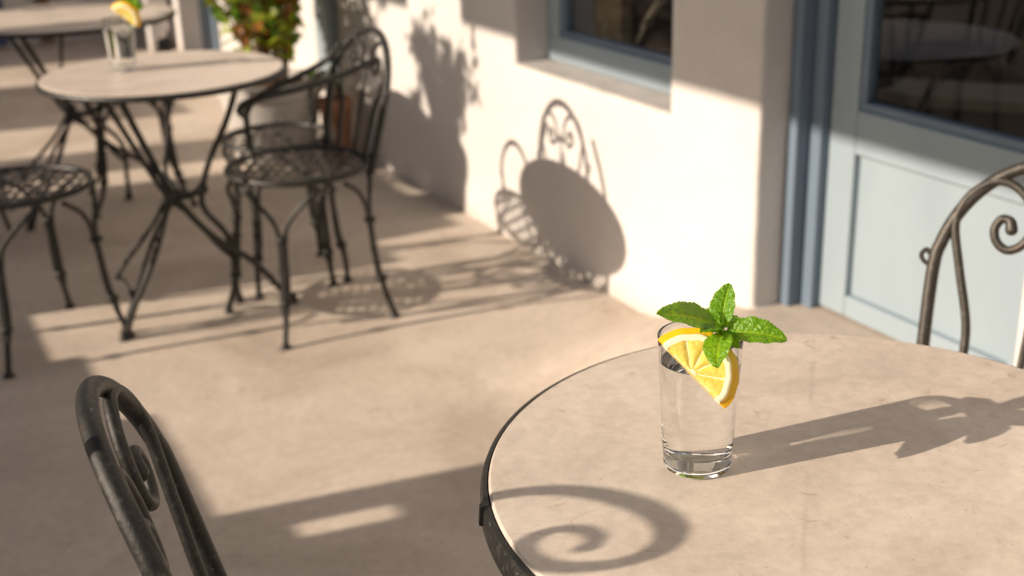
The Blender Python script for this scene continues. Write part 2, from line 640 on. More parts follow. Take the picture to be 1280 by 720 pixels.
# ------------------------------------------------------------------ plants
def leafcard(bm, p, d, up, L, w, mi):
    d = d.normalized()
    s = d.cross(up)
    s = s.normalized() if s.length > 1e-4 else d.orthogonal().normalized()
    n = s.cross(d)
    a = bm.verts.new(p)
    mids = [bm.verts.new(p+d*L*.33-n*L*.03), bm.verts.new(p+d*L*.7-n*L*.03)]
    tip = bm.verts.new(p+d*L-n*L*.1)
    l = [bm.verts.new(p+d*L*.30+s*w*.5+n*w*.15), bm.verts.new(p+d*L*.68+s*w*.42+n*w*.12)]
    r = [bm.verts.new(p+d*L*.30-s*w*.5+n*w*.15), bm.verts.new(p+d*L*.68-s*w*.42+n*w*.12)]
    for f in ((a, mids[0], l[0]), (a, r[0], mids[0]), (mids[0], mids[1], l[1], l[0]), (mids[0], r[0], r[1], mids[1]), (mids[1], tip, l[1]), (mids[1], r[1], tip)):
        bm.faces.new(f).material_index = mi

def shrub(name, label, loc, seed, pot_r, pot_h, pot_mat, plant_h, spread, nst, lpb, leafL, mats, wts, group=None, lean=(0, 0)):
    rnd = random.Random(seed)
    t = thing(name, label, 'potted plant', loc, 0, group)
    bm = bmesh.new()
    lathe(bm, [(0, .0), (pot_r*.70, .0), (pot_r*.74, .01), (pot_r*.93, pot_h*.82), (pot_r, pot_h*.84), (pot_r*1.02, pot_h*.98), (pot_r*.99, pot_h), (pot_r*.9, pot_h), (pot_r*.88, pot_h*.9), (0, pot_h*.9)], 40)
    mesh_obj('pot', bm, pot_mat, t)
    bm = bmesh.new()
    lathe(bm, [(0, pot_h*.93), (pot_r*.6, pot_h*.93), (pot_r*.885, pot_h*.905)], 32)
    mesh_obj('soil', bm, M['soil'], t)
    sb, lb = bmesh.new(), bmesh.new()
    for i in range(nst):
        a = rnd.uniform(0, 2*PI)
        base = Vector((math.cos(a)*pot_r*.35*rnd.random(), math.sin(a)*pot_r*.35*rnd.random(), pot_h*.9))
        k = rnd.uniform(.35, 1)
        out = Vector((math.cos(a), math.sin(a), 0))*spread*k*rnd.uniform(.4, 1)+Vector((lean[0], lean[1], 0))*k
        H = plant_h*rnd.uniform(.55, 1.0)
        pts = [base, base+out*.25+Vector((0, 0, H*.35)), base+out*.65+Vector((0, 0, H*.7)), base+out+Vector((rnd.uniform(-.05, .05), rnd.uniform(-.05, .05), H*rnd.uniform(.85, 1)))]
        P = catmull(pts, 7)
        tube(sb, P, .006, 6, .002, smooth=False)
        nl = int(lpb*rnd.uniform(.7, 1.2))
        for j in range(nl):
            f = rnd.uniform(.12, 1)**.75
            q = P[min(len(P)-1, int(f*(len(P)-1)))]
            q = q+Vector((rnd.gauss(0, .02), rnd.gauss(0, .02), rnd.gauss(0, .02)))
            d = Vector((rnd.gauss(0, 1), rnd.gauss(0, 1), rnd.gauss(.2, .7)))
            leafcard(lb, q, d, Vector((rnd.gauss(0, .5), rnd.gauss(0, .5), 1)), leafL*rnd.uniform(.6, 1.25), leafL*rnd.uniform(.5, .75), rnd.choices(range(len(mats)), wts)[0])
    mesh_obj('stems', sb, M['wood'], t)
    mesh_obj('foliage', lb, mats, t, False)
    return t
LM = [M['leaf_green'], M['leaf_lime'], M['leaf_rust']]
shrub('potted_shrub', 'leafy green and rust shrub in a pale pot by the white wall behind the chairs', (-.99, 5.22, 0), 4, .225, .35, M['whitepot'], 1.0, .60, 38, 24, .085, LM, (4, 7, 4))
shrub('potted_shrub', 'small plant in a narrow terracotta pot against the foot of the white wall', (-.71, 5.12, 0), 9, .07, .28, M['terracotta'], .22, .06, 4, 8, .05, LM, (4, 1, 4))
s = v2s(4.30)  # unseen shelf and plants, put here for their leafy shade on the house wall
p = W(s, AN-.16, 0)
bm = bmesh.new()
wbox(bm, s-.32, s+.75, AN-.33, AN-.002, 1.29, 1.328)
for q in (s-.25, s+.2, s+.66):
    wbox(bm, q, q+.03, AN-.25, AN-.002, 1.12, 1.289)
o = mesh_obj('shadow_plant_shelf', bm, M['wood'], None, False)
tag(o, 'unseen brown wooden shelf added to hold the shadow-casting plants', 'shelf')
shrub('potted_shrub', 'unseen broad terracotta potted bush placed to cast leafy shade on the house wall', (p.x, p.y, 1.3285), 21, .19, .33, M['terracotta'], .48, .30, 34, 24, .07, LM, (6, 2, 1), None, (0, 0))
p = W(v2s(4.95), AN-.16, 0)
shrub('potted_shrub', 'unseen thin trailing plant in a small pot, added on the shelf to cast leafy shade', (p.x, p.y, 1.3285), 33, .07, .14, M['terracotta'], .72, .16, 16, 18, .05, LM, (6, 2, 1))

# ------------------------------------------------------------------ chairs
SCROLL = [(-.085, .44), (-.100, .54), (-.108, .61), (-.140, .70), (-.160, .765), (-.148, .805), (-.115, .832), (-.080, .835), (-.045, .815), (-.026, .78), (-.035, .748), (-.060, .733), (-.082, .742), (-.091, .762), (-.082, .779), (-.067, .777), (-.062, .765)]
def make_chair(label, loc, face, top=.87, tr=.0105, seat_r=.195, foot=.25, arms=None, iron='iron', back_w=.185, scroll=True, hooks=True, stem=True, lean=.30, group='wrought iron chairs around the tables'):
    """facing local +Y; face = world angle (deg) the chair faces"""
    im = M[iron]
    t = thing('iron_chair', label, 'chair', loc, R(face-90), group)
    hs = .45
    # woven seat
    bm = bmesh.new()
    rr = seat_r-.008
    pitch, wd = .034, .0105
    def strip(axis, off, ph):
        half = math.sqrt(max(0, rr*rr-off*off))
        if half < .015:
            return
        n = max(6, int(2*half/.0075))
        prev = None
        for i in range(n+1):
            u = -half+2*half*i/n
            z = hs+.0010*math.cos(PI*u/pitch+ph*PI)
            hw = wd/2
            lo, hi = off-hw, off+hw
            if axis == 0:
                q = [(u, lo, z-.0007), (u, hi, z-.0007), (u, hi, z+.0007), (u, lo, z+.0007)]
            else:
                q = [(lo, u, z-.0007), (hi, u, z-.0007), (hi, u, z+.0007), (lo, u, z+.0007)]
            ring = [bm.verts.new(v) for v in q]
            if prev:
                for j in range(4):
                    bm.faces.new((prev[j], prev[(j+1) % 4], ring[(j+1) % 4], ring[j]))
            else:
                bm.faces.new(ring)
            prev = ring
        bm.faces.new(prev[::-1])
    for i in range(-6, 7):
        wd, pitch = .0125, .033
        strip(1, i*pitch, (i+1) % 2)
    for i in range(-3, 4):
        wd, pitch = .019, .062
        strip(0, i*pitch, i % 2)
    bmesh.ops.rotate(bm, verts=bm.verts, cent=(0, 0, 0), matrix=Matrix.Rotation(R(45), 3, 'Z'))
    mesh_obj('seat', bm, M['seat_iron'], t)
    bm = bmesh.new()
    torus(bm, (0, 0, hs), seat_r, .0095, 56, 8)
    mesh_obj('seat_rim', bm, im, t)
    # legs
    for q, a in enumerate((45, 135, 225, 315)):
        bm = bmesh.new()
        def P(r, da, z):
            an = R(a+da)
            return Vector((r*math.cos(an), r*math.sin(an), z))
        side = Vector((-math.sin(R(a)), math.cos(R(a)), 0))
        for sg in (-1, 1):
            tube(bm, [P(seat_r, sg*34, hs-.02), P(seat_r+.002, sg*20, hs-.055), P(seat_r-.002, sg*7, hs-.105), P(seat_r, 0, hs-.16)+side*sg*.008, P(seat_r+.012, 0, .16)+side*sg*.0085, P(seat_r+.03, 0, .09)+side*sg*.005], .0068, 8)
        tube(bm, [P(seat_r+.0, 0, hs-.17), P(seat_r+.012, 0, .17), P(seat_r+.03, 0, .085), P(foot+.0, 0, .012)], .0085, 8)
        ball(bm, P(seat_r+.001, 0, hs-.155), .018, 1, 1, .7)
        ball(bm, P(seat_r+.021, 0, .12), .0185, 1, 1, .75)
        tube(bm, [P(foot, 0, 0), P(foot, 0, .012)], .016, 12, .011, smooth=False)
        mesh_obj('leg', bm, im, t)
    # back hoop
    def B(a_, z):
        return Vector((a_, -seat_r+.035-(z-hs)*lean-.02*(1-(a_/back_w)**2), z))
    bm = bmesh.new()
    straight = top-.17 if top > .7 else top-.12
    pts = [B(-back_w*.86, hs-.03), B(-back_w*.94, hs+.08), B(-back_w, straight)]
    for i in range(1, 12):
        an = PI-PI*i/12
        pts.append(B(back_w*math.cos(an), straight+(top-straight)*math.sin(an)))
    pts += [B(back_w, straight), B(back_w*.94, hs+.08), B(back_w*.86, hs-.03)]
    tube(bm, pts, tr, 18, k=9)
    for sg in (-1, 1):
        ball(bm, B(sg*back_w*.86, hs+.02), tr*1.7, 1, 1, .7)
    mesh_obj('back_hoop', bm, im, t)
    if scroll:
        kx, kz = back_w/.185, (top-hs)/(.87-.45)
        for sg in (-1, 1):
            bm = bmesh.new()
            pp = [B(-sg*0+sg*abs(x)*kx if True else 0, hs+(z-.45)*kz) for (x, z) in SCROLL]
            pp = [q+Vector((0, .004, 0)) for q in pp]
            tube(bm, pp, lambda f: tr*(.68 if f < .9 else .68+.25*(f-.9)/.1), 14, k=9)
            ball(bm, pp[-1], tr*.95)
            mesh_obj('scroll', bm, im, t)
        if stem:
            bm = bmesh.new()
            tube(bm, [B(0, hs-.02), B(0, hs+.18), B(0, hs+.30*kz)], tr*.6, 8)
            ball(bm, B(0, hs+.30*kz), tr*1.2)
            tube(bm, [B(-.028*kx, hs+.295*kz), B(.028*kx, hs+.295*kz)], tr*.55, 8)
            mesh_obj('stem', bm, im, t)
        # small hooks outside the hoop
        for sg in ((-1, 1) if hooks else ()):
            bm = bmesh.new()
            x0 = sg*back_w
            zz = straight+.005
            tube(bm, [B(x0, zz), B(x0+sg*.014, zz+.006), B(x0+sg*.020, zz+.016), B(x0+sg*.014, zz+.024), B(x0+sg*.008, zz+.018)], .0038, 8)
            mesh_obj('hook', bm, im, t)
    if arms:
        iv = Matrix.Rotation(-R(face-90), 3, 'Z')
        for pl in arms:
            bm = bmesh.new()
            tube(bm, [iv @ (Vector(q)-Vector(loc)) for q in pl], tr*.9, 10)
            mesh_obj('arm_rail', bm, im, t)
    return t

make_chair('dark iron scroll-back chair cropped at the lower left, closest to the camera', (-.098, 1.078, 0), 18, top=.872, tr=.0100, lean=.26, back_w=.175, hooks=False, stem=False)
make_chair('iron scroll-back chair behind the right edge of the nearest table, by the blue door', (.628, 1.535, 0), 232, iron='iron_warm', tr=.0100, top=.842, back_w=.150)
arm_n = [(-.345, 3.36, .745), (-.441, 3.28, .718), (-.538, 3.22, .700), (-.62, 3.175, .690), (-.668, 3.172, .676), (-.690, 3.185, .655), (-.682, 3.20, .637)]
arm_f = [(-.47, 3.60, .75), (-.52, 3.62, .70), (-.60, 3.60, .66), (-.70, 3.55, .62), (-.74, 3.52, .58), (-.74, 3.50, .52), (-.73, 3.47, .455)]
make_chair('iron armchair with round woven seat, tucked at the right of the middle table', (-.588, 3.395, 0), 217, top=.795, arms=[arm_n, arm_f], lean=.26, back_w=.15)
make_chair('smaller iron chair with low hoop back, just behind the armchair and before the pale pot', (-.70, 3.74, 0), 205, top=.63, seat_r=.165, foot=.20, scroll=False, back_w=.10, lean=.05, tr=.009)
make_chair('iron chair with woven seat left of the middle table, cut by the picture edge', (-1.33, 3.26, 0), 45, lean=.2)
make_chair('iron chair standing under the farthest table in the shade', (-1.42, 4.66, 0), 200, seat_r=.17, top=.60, tr=.009, lean=.1)
make_chair('iron chair at the left of the farthest table, half outside the picture', (-2.0, 4.35, 0), 20, tr=.009, top=.8)

# ------------------------------------------------------------------ tables
def make_table(label, loc, Rt, rz=0.0, band=.024, iron='iron', legs=None):
    t = thing('bistro_table', label, 'table', loc, rz, 'round stone-topped bistro tables')
    bm = bmesh.new()
    zb = .74-band
    lathe(bm, [(0, zb+.002), (Rt-.004, zb+.002), (Rt-.002, zb+.005), (Rt-.002, .7375), (Rt-.0045, .74), (Rt*.66, .74), (Rt*.33, .74), (0, .74)], 128)
    mesh_obj('tabletop', bm, M['top'], t).cycles.is_caustics_receiver = True
    bm = bmesh.new()
    lathe(bm, [(Rt-.0005, .7375), (Rt+.004, .7365), (Rt+.0065, .730), (Rt+.007, zb+.006), (Rt+.0055, zb+.0005), (Rt+.001, zb-.001), (Rt-.006, zb-.0005), (Rt-.012, zb+.0015), (Rt-.0015, zb+.0018)], 160, closed=True)
    # welded lap where the band closes
    for an in (R(187.6),):
        d = Vector((math.cos(an), math.sin(an), 0))
        sd = Vector((-d.y, d.x, 0))
        c = d*(Rt+.0065)
        box8(bm, [c-sd*.004-d*.004+Vector((0, 0, zb+.012)), c+sd*.004-d*.004+Vector((0, 0, zb+.012)), c+sd*.004+d*.004+Vector((0, 0, zb+.012)), c-sd*.004+d*.004+Vector((0, 0, zb+.012)),
                  c-sd*.003-d*.006+Vector((0, 0, .7395)), c+sd*.003-d*.006+Vector((0, 0, .7395)), c+sd*.003+d*.0025+Vector((0, 0, .7375)), c-sd*.003+d*.0025+Vector((0, 0, .7375))])
    mesh_obj('rim_band', bm, M[iron], t)
    k = Rt/.316
    kv = Vector((k, k, 1))
    for rods in LEGS:
        bm = bmesh.new()
        for pl, r in rods:
            tube(bm, [Vector(q)*kv for q in pl], r, 10)
        q = Vector(rods[0][0][-1])*kv
        tube(bm, [(q.x, q.y, 0), (q.x, q.y, .016)], .017, 12, .012, smooth=False)
        ball(bm, (q.x, q.y, .02), .013)
        mesh_obj('leg', bm, M[iron], t)
    bm = bmesh.new()
    tube(bm, [J1*kv, (J1+J2_)*.5*kv+Vector((0, 0, -.012)), J2_*kv], .010, 10)
    ball(bm, J1*kv, .019)
    ball(bm, J2_*kv, .017)
    mesh_obj('cross_bar', bm, M[iron], t)
    bm = bmesh.new()
    torus(bm, (0, 0, zb-.007), Rt*.72, .0065, 56, 8)
    mesh_obj('under_ring', bm, M[iron], t)
    return t
CT = Vector((-.907, 3.310, 0))
def Q(px, py, y):
    """picture point at world distance y, in coordinates of the middle table"""
    f, pt, ro = 1561.13, R(20.586), R(-1.6707)
    a, b = px-640, 360-py
    a, b = math.cos(ro)*a-math.sin(ro)*b, math.sin(ro)*a+math.cos(ro)*b
    d = Vector((a, math.cos(pt)*f+math.sin(pt)*b, -math.sin(pt)*f+math.cos(pt)*b))
    return Vector((0, 0, 1.34))+d*(y/d.y)-CT
J1, J2_ = Q(212, 244, 3.31), Q(253, 236, 3.33)
TOP = .716
def zfix(v, z):
    v = Vector(v)
    v.z = z
    return v
F1 = zfix(Q(157, 425, 3.243), .0)
F2 = Vector((.25, .19, 0))
F3 = Vector((.085, .205, 0))
A0, A1 = zfix(Q(122, 122, 3.25), TOP), zfix(Q(140, 118, 3.33), TOP)
B0, B1 = zfix(Q(300, 113, 3.31), TOP), zfix(Q(214, 112, 3.5), TOP)
LEGS = [
    [([A1, (A1+J1)*.5, J1+Vector((.006, 0, .01)), Q(262, 292, 3.34), Q(318, 328, 3.4), F2], .0095),
     ([A0, (A0+J1)*.5+Vector((-.008, 0, 0)), J1-Vector((.008, 0, 0)), Q(238, 268, 3.33), Q(272, 305, 3.37), Q(292, 322, 3.42)], .008)],
    [([B0, Q(283, 150, 3.3), Q(262, 200, 3.31), J2_, Q(256, 262, 3.33), Q(285, 296, 3.38), Q(294, 345, 3.46), F3], .0085)],
    [([J1, Q(207, 268, 3.3), Q(192, 325, 3.28), Q(168, 385, 3.25), F1], .0085),
     ([J1-Vector((.006, 0, 0)), Q(190, 282, 3.32), Q(149, 341, 3.32), Q(153, 350, 3.32), Q(172, 378, 3.27)], .0065)],
    [([B1, Q(209, 160, 3.5), Q(207, 215, 3.42), J1+Vector((.01, .02, 0)), Vector((-.10, .02, .25)), Vector((-.19, -.02, .03))], .0065)],
]
make_table('nearest round stone table with a dark iron rim, carrying the sharp glass', (.3136, 1.0722, 0), .344, 0, .034)
make_table('middle round stone table with crossing iron legs beside the armchair', (-.907, 3.310, 0), .316, 0, .017)
make_table('farthest round stone table at the top left, cut by the left edge', (-1.53, 4.42, 0), .37, R(10), .017)

inner = dup(bpy.data.objects['bistro_table.001'], (1.050, 3.375, .021), R(30), 'dim round table inside the room, seen through the door glass', 'round stone-topped bistro tables')
# unseen iron stand added at the left, bent to throw the curl shadow on the table
def table_pt(px, py):
    f, pt, ro = 1561.13, R(20.586), R(-1.6707)
    x, y = px-640, 360-py
    x, y = math.cos(ro)*x-math.sin(ro)*y, math.sin(ro)*x+math.cos(ro)*y
    d = Vector((x, math.cos(pt)*f+math.sin(pt)*y, -math.sin(pt)*f+math.cos(pt)*y))
    return Vector((0, 0, 1.34))+d*(.60/-d.z)
CURL = [(735, 684), (746, 674), (733, 663), (703, 661), (671, 669), (653, 685), (664, 700), (692, 708), (742, 708), (790, 700), (826, 685), (840, 664), (826, 645), (797, 630), (757, 619), (710, 613), (660, 614), (610, 622), (560, 634)]
def build_stand():
    pts = []
    for (px, py) in CURL:
        P = table_pt(px, py)
        tt = (P.dot(NN)-.14)/SUN.dot(NN)
        pts.append(P-SUN*tt)
    t = thing('shadow_stand', 'unseen dark iron stand added left of the nearest table to cast the curled shadow', 'stand', (pts[-1].x, pts[-1].y, 0))
    off = Vector(t.location)
    L = [p-off for p in pts]
    bm = bmesh.new()
    tube(bm, L, lambda f: .0045+.0035*min(1, f/.55), 12, k=8)
    ball(bm, L[0], .007)
    mesh_obj('scroll', bm, M['iron'], t)
    bm = bmesh.new()
    e = L[-1]
    tube(bm, [e, e+Vector((-.02, -.005, -.03)), Vector((-.03, -.01, e.z-.15)), Vector((-.03, -.01, .03))], .008, 10)
    mesh_obj('pole', bm, M['iron'], t)
    bm = bmesh.new()
    lathe(bm, [(0, 0), (.12, 0), (.12, .008), (.02, .02), (.012, .05), (0, .05)], 32, (-.03, -.01, 0))
    mesh_obj('base', bm, M['iron'], t)
build_stand()

# ------------------------------------------------------------------ glass, water, lemon, mint
def make_glass(label, loc, rz=0.0):
    t = thing('drinking_glass', label, 'glass', loc, rz, 'tumblers of water with lemon and mint')
    H = .138
    wl = .112
    ro = lambda z: .0330+.0075*(z/H)
    ri = lambda z: ro(z)-.0021
    # outside, rim and the dry part of the inside: glass against air
    prof = [(0, .0035), (.020, .0031), (.026, .0024), (.0290, .0008), (.0305, .0002), (.0319, .0004), (.0328, .0016), (.0334, .0045)]
    for i in range(1, 24):
        z = .0045+(H-.006-.0045)*i/24
        prof.append((ro(z)+.0001*(1-i/24), z))
    rO, rI = ro(H), ri(H)
    for i in range(0, 9):
        a = PI*i/8
        prof.append(((rO+rI)/2+(rO-rI)/2*math.cos(a), H-.0011+.0011*math.sin(a)))
    for i in range(1, 7):
        z = H-.0011-(H-.0011-wl-.0014)*i/6
        prof.append((ri(z), z))
    bm = bmesh.new()
    lathe(bm, prof, 128)
    bm.faces.ensure_lookup_table()
    bm.normal_update()
    f = max(bm.faces, key=lambda f: f.calc_center_median().xy.length)
    c = f.calc_center_median()
    if f.normal.xy.dot(c.xy) < 0:
        bmesh.ops.reverse_faces(bm, faces=bm.faces)
    g = mesh_obj('glass_body', bm, M['glass'], t, True, False)
    for p in g.data.polygons:
        p.use_smooth = True
    g.data.set_sharp_from_angle(angle=R(170))
    # water: its sides lie against the glass, its top against air
    side = [(0, .0150), (.012, .0150), (.020, .0153), (.0255, .0165), (.0288, .0190), (.0305, .0225), (ri(.026)-.0006, .026), (ri(.031), .031)]
    for i in range(1, 15):
        z = .031+(wl+.0014-.031)*i/14
        side.append((ri(z), z))
    r = ri(wl+.0014)
    top_ = [(r-.0002, wl+.0008), (r-.0007, wl+.0003), (r-.0016, wl+.0001), (r-.003, wl), (r*.5, wl), (0, wl)]
    bm = bmesh.new()
    lathe(bm, side+top_, 128, mi=[1]*(len(side)-1)+[0]*len(top_))
    w = mesh_obj('water', bm, [M['water'], M['water_side']], t)
    w.data.set_sharp_from_angle(angle=R(75))
    g.cycles.is_caustics_caster = True
    w.cycles.is_caustics_caster = True
    return t

def m_lemon():
    peel = mat('lemon_peel', (.86, .50, .012), .35)
    t = NT(peel)
    t.set(color=t.ramp(t.noise(60, 4), [(.3, (.88, .46, .008)), (.7, (.92, .58, .02))]), normal=t.bump(t.noise(520, 2), .5, .0008))
    pith = mat('lemon_pith', (.95, .88, .62), .6)
    fl = mat('lemon_flesh', (.85, .58, .07), .3)
    t = NT(fl)
    t.set(color=t.ramp(t.noise(240, 5, .6, .5), [(.3, (.95, .63, .06)), (.7, (.97, .79, .22))]), normal=t.bump(t.noise(330, 4, .6, .8), .7, .0012))
    return [peel, pith, fl]
LEM = m_lemon()
def add_translucency(m, w, col):
    nt = m.node_tree
    tl = nt.nodes.new('ShaderNodeBsdfTranslucent')
    tl.inputs[0].default_value = (*col, 1)
    mx = nt.nodes.new('ShaderNodeMixShader')
    mx.inputs[0].default_value = w
    nt.links.new(nt.nodes['Principled BSDF'].outputs[0], mx.inputs[1])
    nt.links.new(tl.outputs[0], mx.inputs[2])
    nt.links.new(mx.outputs[0], nt.nodes['Material Output'].inputs[0])
add_translucency(LEM[2], .12, (1.0, .85, .3))

def make_lemon(label, A, B, bdir, thick, group='lemon slices in the tumblers'):
    """half slice of lemon: straight cut from A to B, round rind towards bdir"""
    A, B = Vector(A), Vector(B)
    Mid = (A+B)/2
    ex = (B-A).normalized()
    ey = Vector(bdir)
    ey = (ey-ex*ey.dot(ex)).normalized()
    ez = ex.cross(ey)                 # face normal
    if ez.y > 0:
        ez = -ez
    Ra = (B-A).length/2
    bm = bmesh.new()
    NA, rs = 72, [0, .1, .2, .3, .4, .5, .6, .7, .76, .80, .84, .88, .92, .955, .98, 1.0]
    def mi(rf):
        return 2 if rf < .80 else (1 if rf < .945 else 0)
    def pt(rf, a, side):
        # side +1 = face to camera, -1 = back
        hgt = thick/2
        z = 0
        seg = (a/PI*5) % 1
        m = min(seg, 1-seg)           # distance to membrane
        if rf < .8 and rf > 0:
            z = -.0012*math.exp(-(m*rf*5)**2*3)*1+ .00025*math.sin(rf*40+a*9)
        wob = 1+.012*math.sin(a*7)+.008*math.sin(a*13+1)
        if rf > .9:
            z -= .0035*((rf-.9)/.1)**2
        return Mid+ex*(-math.cos(a))*Ra*rf*wob+ey*math.sin(a)*Ra*rf*wob+ez*(side*(hgt+z))
    grid = {}
    for side in (1, -1):
        for i, rf in enumerate(rs):
            for j in range(NA+1):
                if i == 0:
                    if j == 0:
                        grid[(side, 0, 0)] = bm.verts.new(pt(0, 0, side))
                    grid[(side, 0, j)] = grid[(side, 0, 0)]
                else:
                    grid[(side, i, j)] = bm.verts.new(pt(rf, PI*j/NA, side))
        for i in range(len(rs)-1):
            for j in range(NA):
                v = [grid[(side, i, j)], grid[(side, i, j+1)], grid[(side, i+1, j+1)], grid[(side, i+1, j)]]
                v = list(dict.fromkeys(v))
                f = bm.faces.new(v)
                mm = mi((rs[i]+rs[i+1])/2)
                seg = ((j+.5)/NA*5) % 1
                if mm == 2 and min(seg, 1-seg)*rs[i+1] < .022 and 0 < i:
                    mm = 1
                if mm == 2 and rs[i+1] <= .1:
                    mm = 1
                f.material_index = mm
    # rind with a bulge
    n = len(rs)-1
    last = [grid[(1, n, j)] for j in range(NA+1)]
    for st in range(1, 6):
        if st < 5:
            fr = st/5
            cur = []
            for j in range(NA+1):
                a = PI*j/NA
                c = grid[(1, n, j)].co.lerp(grid[(-1, n, j)].co, fr)
                rad = ex*(-math.cos(a))+ey*math.sin(a)
                cur.append(bm.verts.new(c+rad*.0055*math.sin(PI*fr)))
        else:
            cur = [grid[(-1, n, j)] for j in range(NA+1)]
        for j in range(NA):
            bm.faces.new((last[j], last[j+1], cur[j+1], cur[j])).material_index = 0
        last = cur
    # straight cut
    for e in (0, NA):
        for i in range(n):
            v = list(dict.fromkeys([grid[(1, i, e)], grid[(1, i+1, e)], grid[(-1, i+1, e)], grid[(-1, i, e)]]))
            bm.faces.new(v).material_index = mi((rs[i]+rs[i+1])/2)
    me_off = Mid.copy()
    bmesh.ops.translate(bm, vec=-me_off, verts=bm.verts)
    o = mesh_obj('lemon_slice', bm, LEM)
    o.cycles.is_caustics_receiver = True
    o.location = me_off
    tag(o, label, 'lemon slice', group)
    return o

def m_mint():
    m = mat('mint_leaf', (.10, .24, .015), .38)
    t = NT(m)
    at = t.nt.nodes.new('ShaderNodeAttribute')
    at.attribute_name = 'vein'
    c = t.ramp(at.outputs['Fac'], [(.0, (.26, .44, .03)), (.35, (.15, .33, .014)), (.9, (.09, .25, .010))])
    c = t.mix(c, t.ramp(t.noise(90, 4), [(.3, (.7, .75, .6)), (.7, (1.1, 1.1, 1))]), .7, 'MULTIPLY')
    t.set(color=c, normal=t.bump(t.noise(900, 3), .35, .0004))
    nt = m.node_tree
    tl = nt.nodes.new('ShaderNodeBsdfTranslucent')
    nt.links.new(t.mix(c, (2.8, 2.3, .4), .9, 'MULTIPLY'), tl.inputs[0])
    mx = nt.nodes.new('ShaderNodeMixShader')
    mx.inputs[0].default_value = .42
    nt.links.new(t.b.outputs[0], mx.inputs[1])
    nt.links.new(tl.outputs[0], mx.inputs[2])
    nt.links.new(mx.outputs[0], nt.nodes['Material Output'].inputs[0])
    return m
M['mint'] = m_mint()
M['mint_stem'] = mat('mint_stem', (.16, .30, .03), .5)

def mint_leaf(bm, lay, base, tip, nrm, width, fold=.25, droop=.12, seed=0, nu=64, nv=34, amp=1.0):
    base, tip = Vector(base), Vector(tip)
    d = tip-base
    L = d.length
    d.normalize()
    n = Vector(nrm)
    n = (n-d*n.dot(d)).normalized()
    s = d.cross(n)
    rnd = random.Random(seed)
    teeth = 17
    nveins = 7.0
    rows = []
    ph = rnd.random()
    for i in range(nu+1):
        u = i/nu
        prof = (math.sin(PI*min(1, u*.985+.01)**.86))**.62 if 0 < u < 1 else 0
        prof = max(prof, .03)
        saw = ((u*teeth+ph) % 1)
        w = width*.5*prof*(1-.11*(1-saw)*(1 if u > .10 else 0))
        row = []
        for j in range(-nv//2, nv//2+1):
            q = j/(nv/2)
            x = q*w
            a = abs(q)
            # side veins sweep forward
            vv = (u-a*.20*(1-.3*u))*nveins+(.5 if q > 0 else 0)
            dv = abs((vv % 1)-.5)*2            # 0..1, 1 on the vein
            vein = max(0, (dv-.72)/.28)*(1-a*.5)
            mid = math.exp(-(a*9)**2)
            # quilted blisters between the veins
            cell = noise.noise(Vector((u*L*420+seed*7, x*420, 0)))
            cell2 = noise.noise(Vector((u*L*900+seed*3, x*900, 5)))
            quilt = (1-vein)*(1-mid)*(1-a**6)
            h = (.0009*quilt+.0011*cell*quilt+.0007*cell2*quilt-.0006*mid-.0003*vein)*amp
            fz = fold*abs(x)+h
            bend = -droop*L*(u**2)+.10*L*math.sin(u*PI)*.6
            edge = .0007*math.sin(u*26+seed+(2 if q > 0 else 0))*a*a
            v = bm.verts.new(base+d*(u*L)+s*x+n*(fz+bend+edge))
            v[lay] = min(1, max(0, .55+.6*cell))*(1-vein)*(1-mid*.9)
            row.append(v)
        rows.append(row)
    for i in range(nu):
        for j in range(len(rows[0])-1):
            bm.faces.new((rows[i][j], rows[i+1][j], rows[i+1][j+1], rows[i][j+1]))

def make_mint(label, junction, leaves, stem_to, group='mint sprigs in the tumblers'):
    J = Vector(junction)
    t = thing('mint_sprig', label, 'mint sprig', J, 0, group)
    for k, (b, tip, nrm, w, fold, droop) in enumerate(leaves):
        bm = bmesh.new()
        lay = bm.verts.layers.float.new('vein')
        mint_leaf(bm, lay, Vector(b)-J, Vector(tip)-J, nrm, w, fold, droop, k+1)
        o = mesh_obj('leaf', bm, M['mint'], t)
        try:
            o.data.set_sharp_from_angle(angle=R(180))
        except Exception:
            pass
    bm = bmesh.new()
    tube(bm, [Vector((0, 0, .004)), Vector((0, 0, -.01)), (Vector(stem_to)-J)*.5+Vector((.002, 0, 0)), Vector(stem_to)-J], .0016, 8)
    for (b, *_r) in leaves:
        tube(bm, [Vector((0, 0, .0)), Vector(b)-J], .0013, 6, smooth=False)
    mesh_obj('stem', bm, M['mint_stem'], t)
    return t

def P(px, py, y):
    f, pt, ro = 1561.13, R(20.586), R(-1.6707)
    a, b = px-640, 360-py
    a, b = math.cos(ro)*a-math.sin(ro)*b, math.sin(ro)*a+math.cos(ro)*b
    d = Vector((a, math.cos(pt)*f+math.sin(pt)*b, -math.sin(pt)*f+math.cos(pt)*b))
    return Vector((0, 0, 1.34))+d*(y/d.y)
GX, GY, TZ = .177, 1.089, .740
make_glass('sharp clear tumbler of water with lemon and mint on the nearest table', (GX, GY, TZ+.0004))
make_lemon('bright lemon half slice leaning on the rim of the sharp tumbler on the nearest table',
           P(827, 430, 1.059), P(901, 506, 1.025), (.60, .33, .56), .012)
Jm = (.2005, 1.072, .8925)
LV = []
def lf(bx, by, byy, tx, ty, tyy, n, w, fold=.3, droop=.1):
    LV.append((P(bx, by, byy), P(tx, ty, tyy), n, w, fold, droop))
lf(902, 413, 1.070, 827, 386, 1.040, (-.30, -.45, .82),   .0375, .20, .10)     # big left leaf
lf(902, 409, 1.076, 911, 354, 1.095, (-.50, -.75, .35), .0265, .35, .02)    # upright leaf
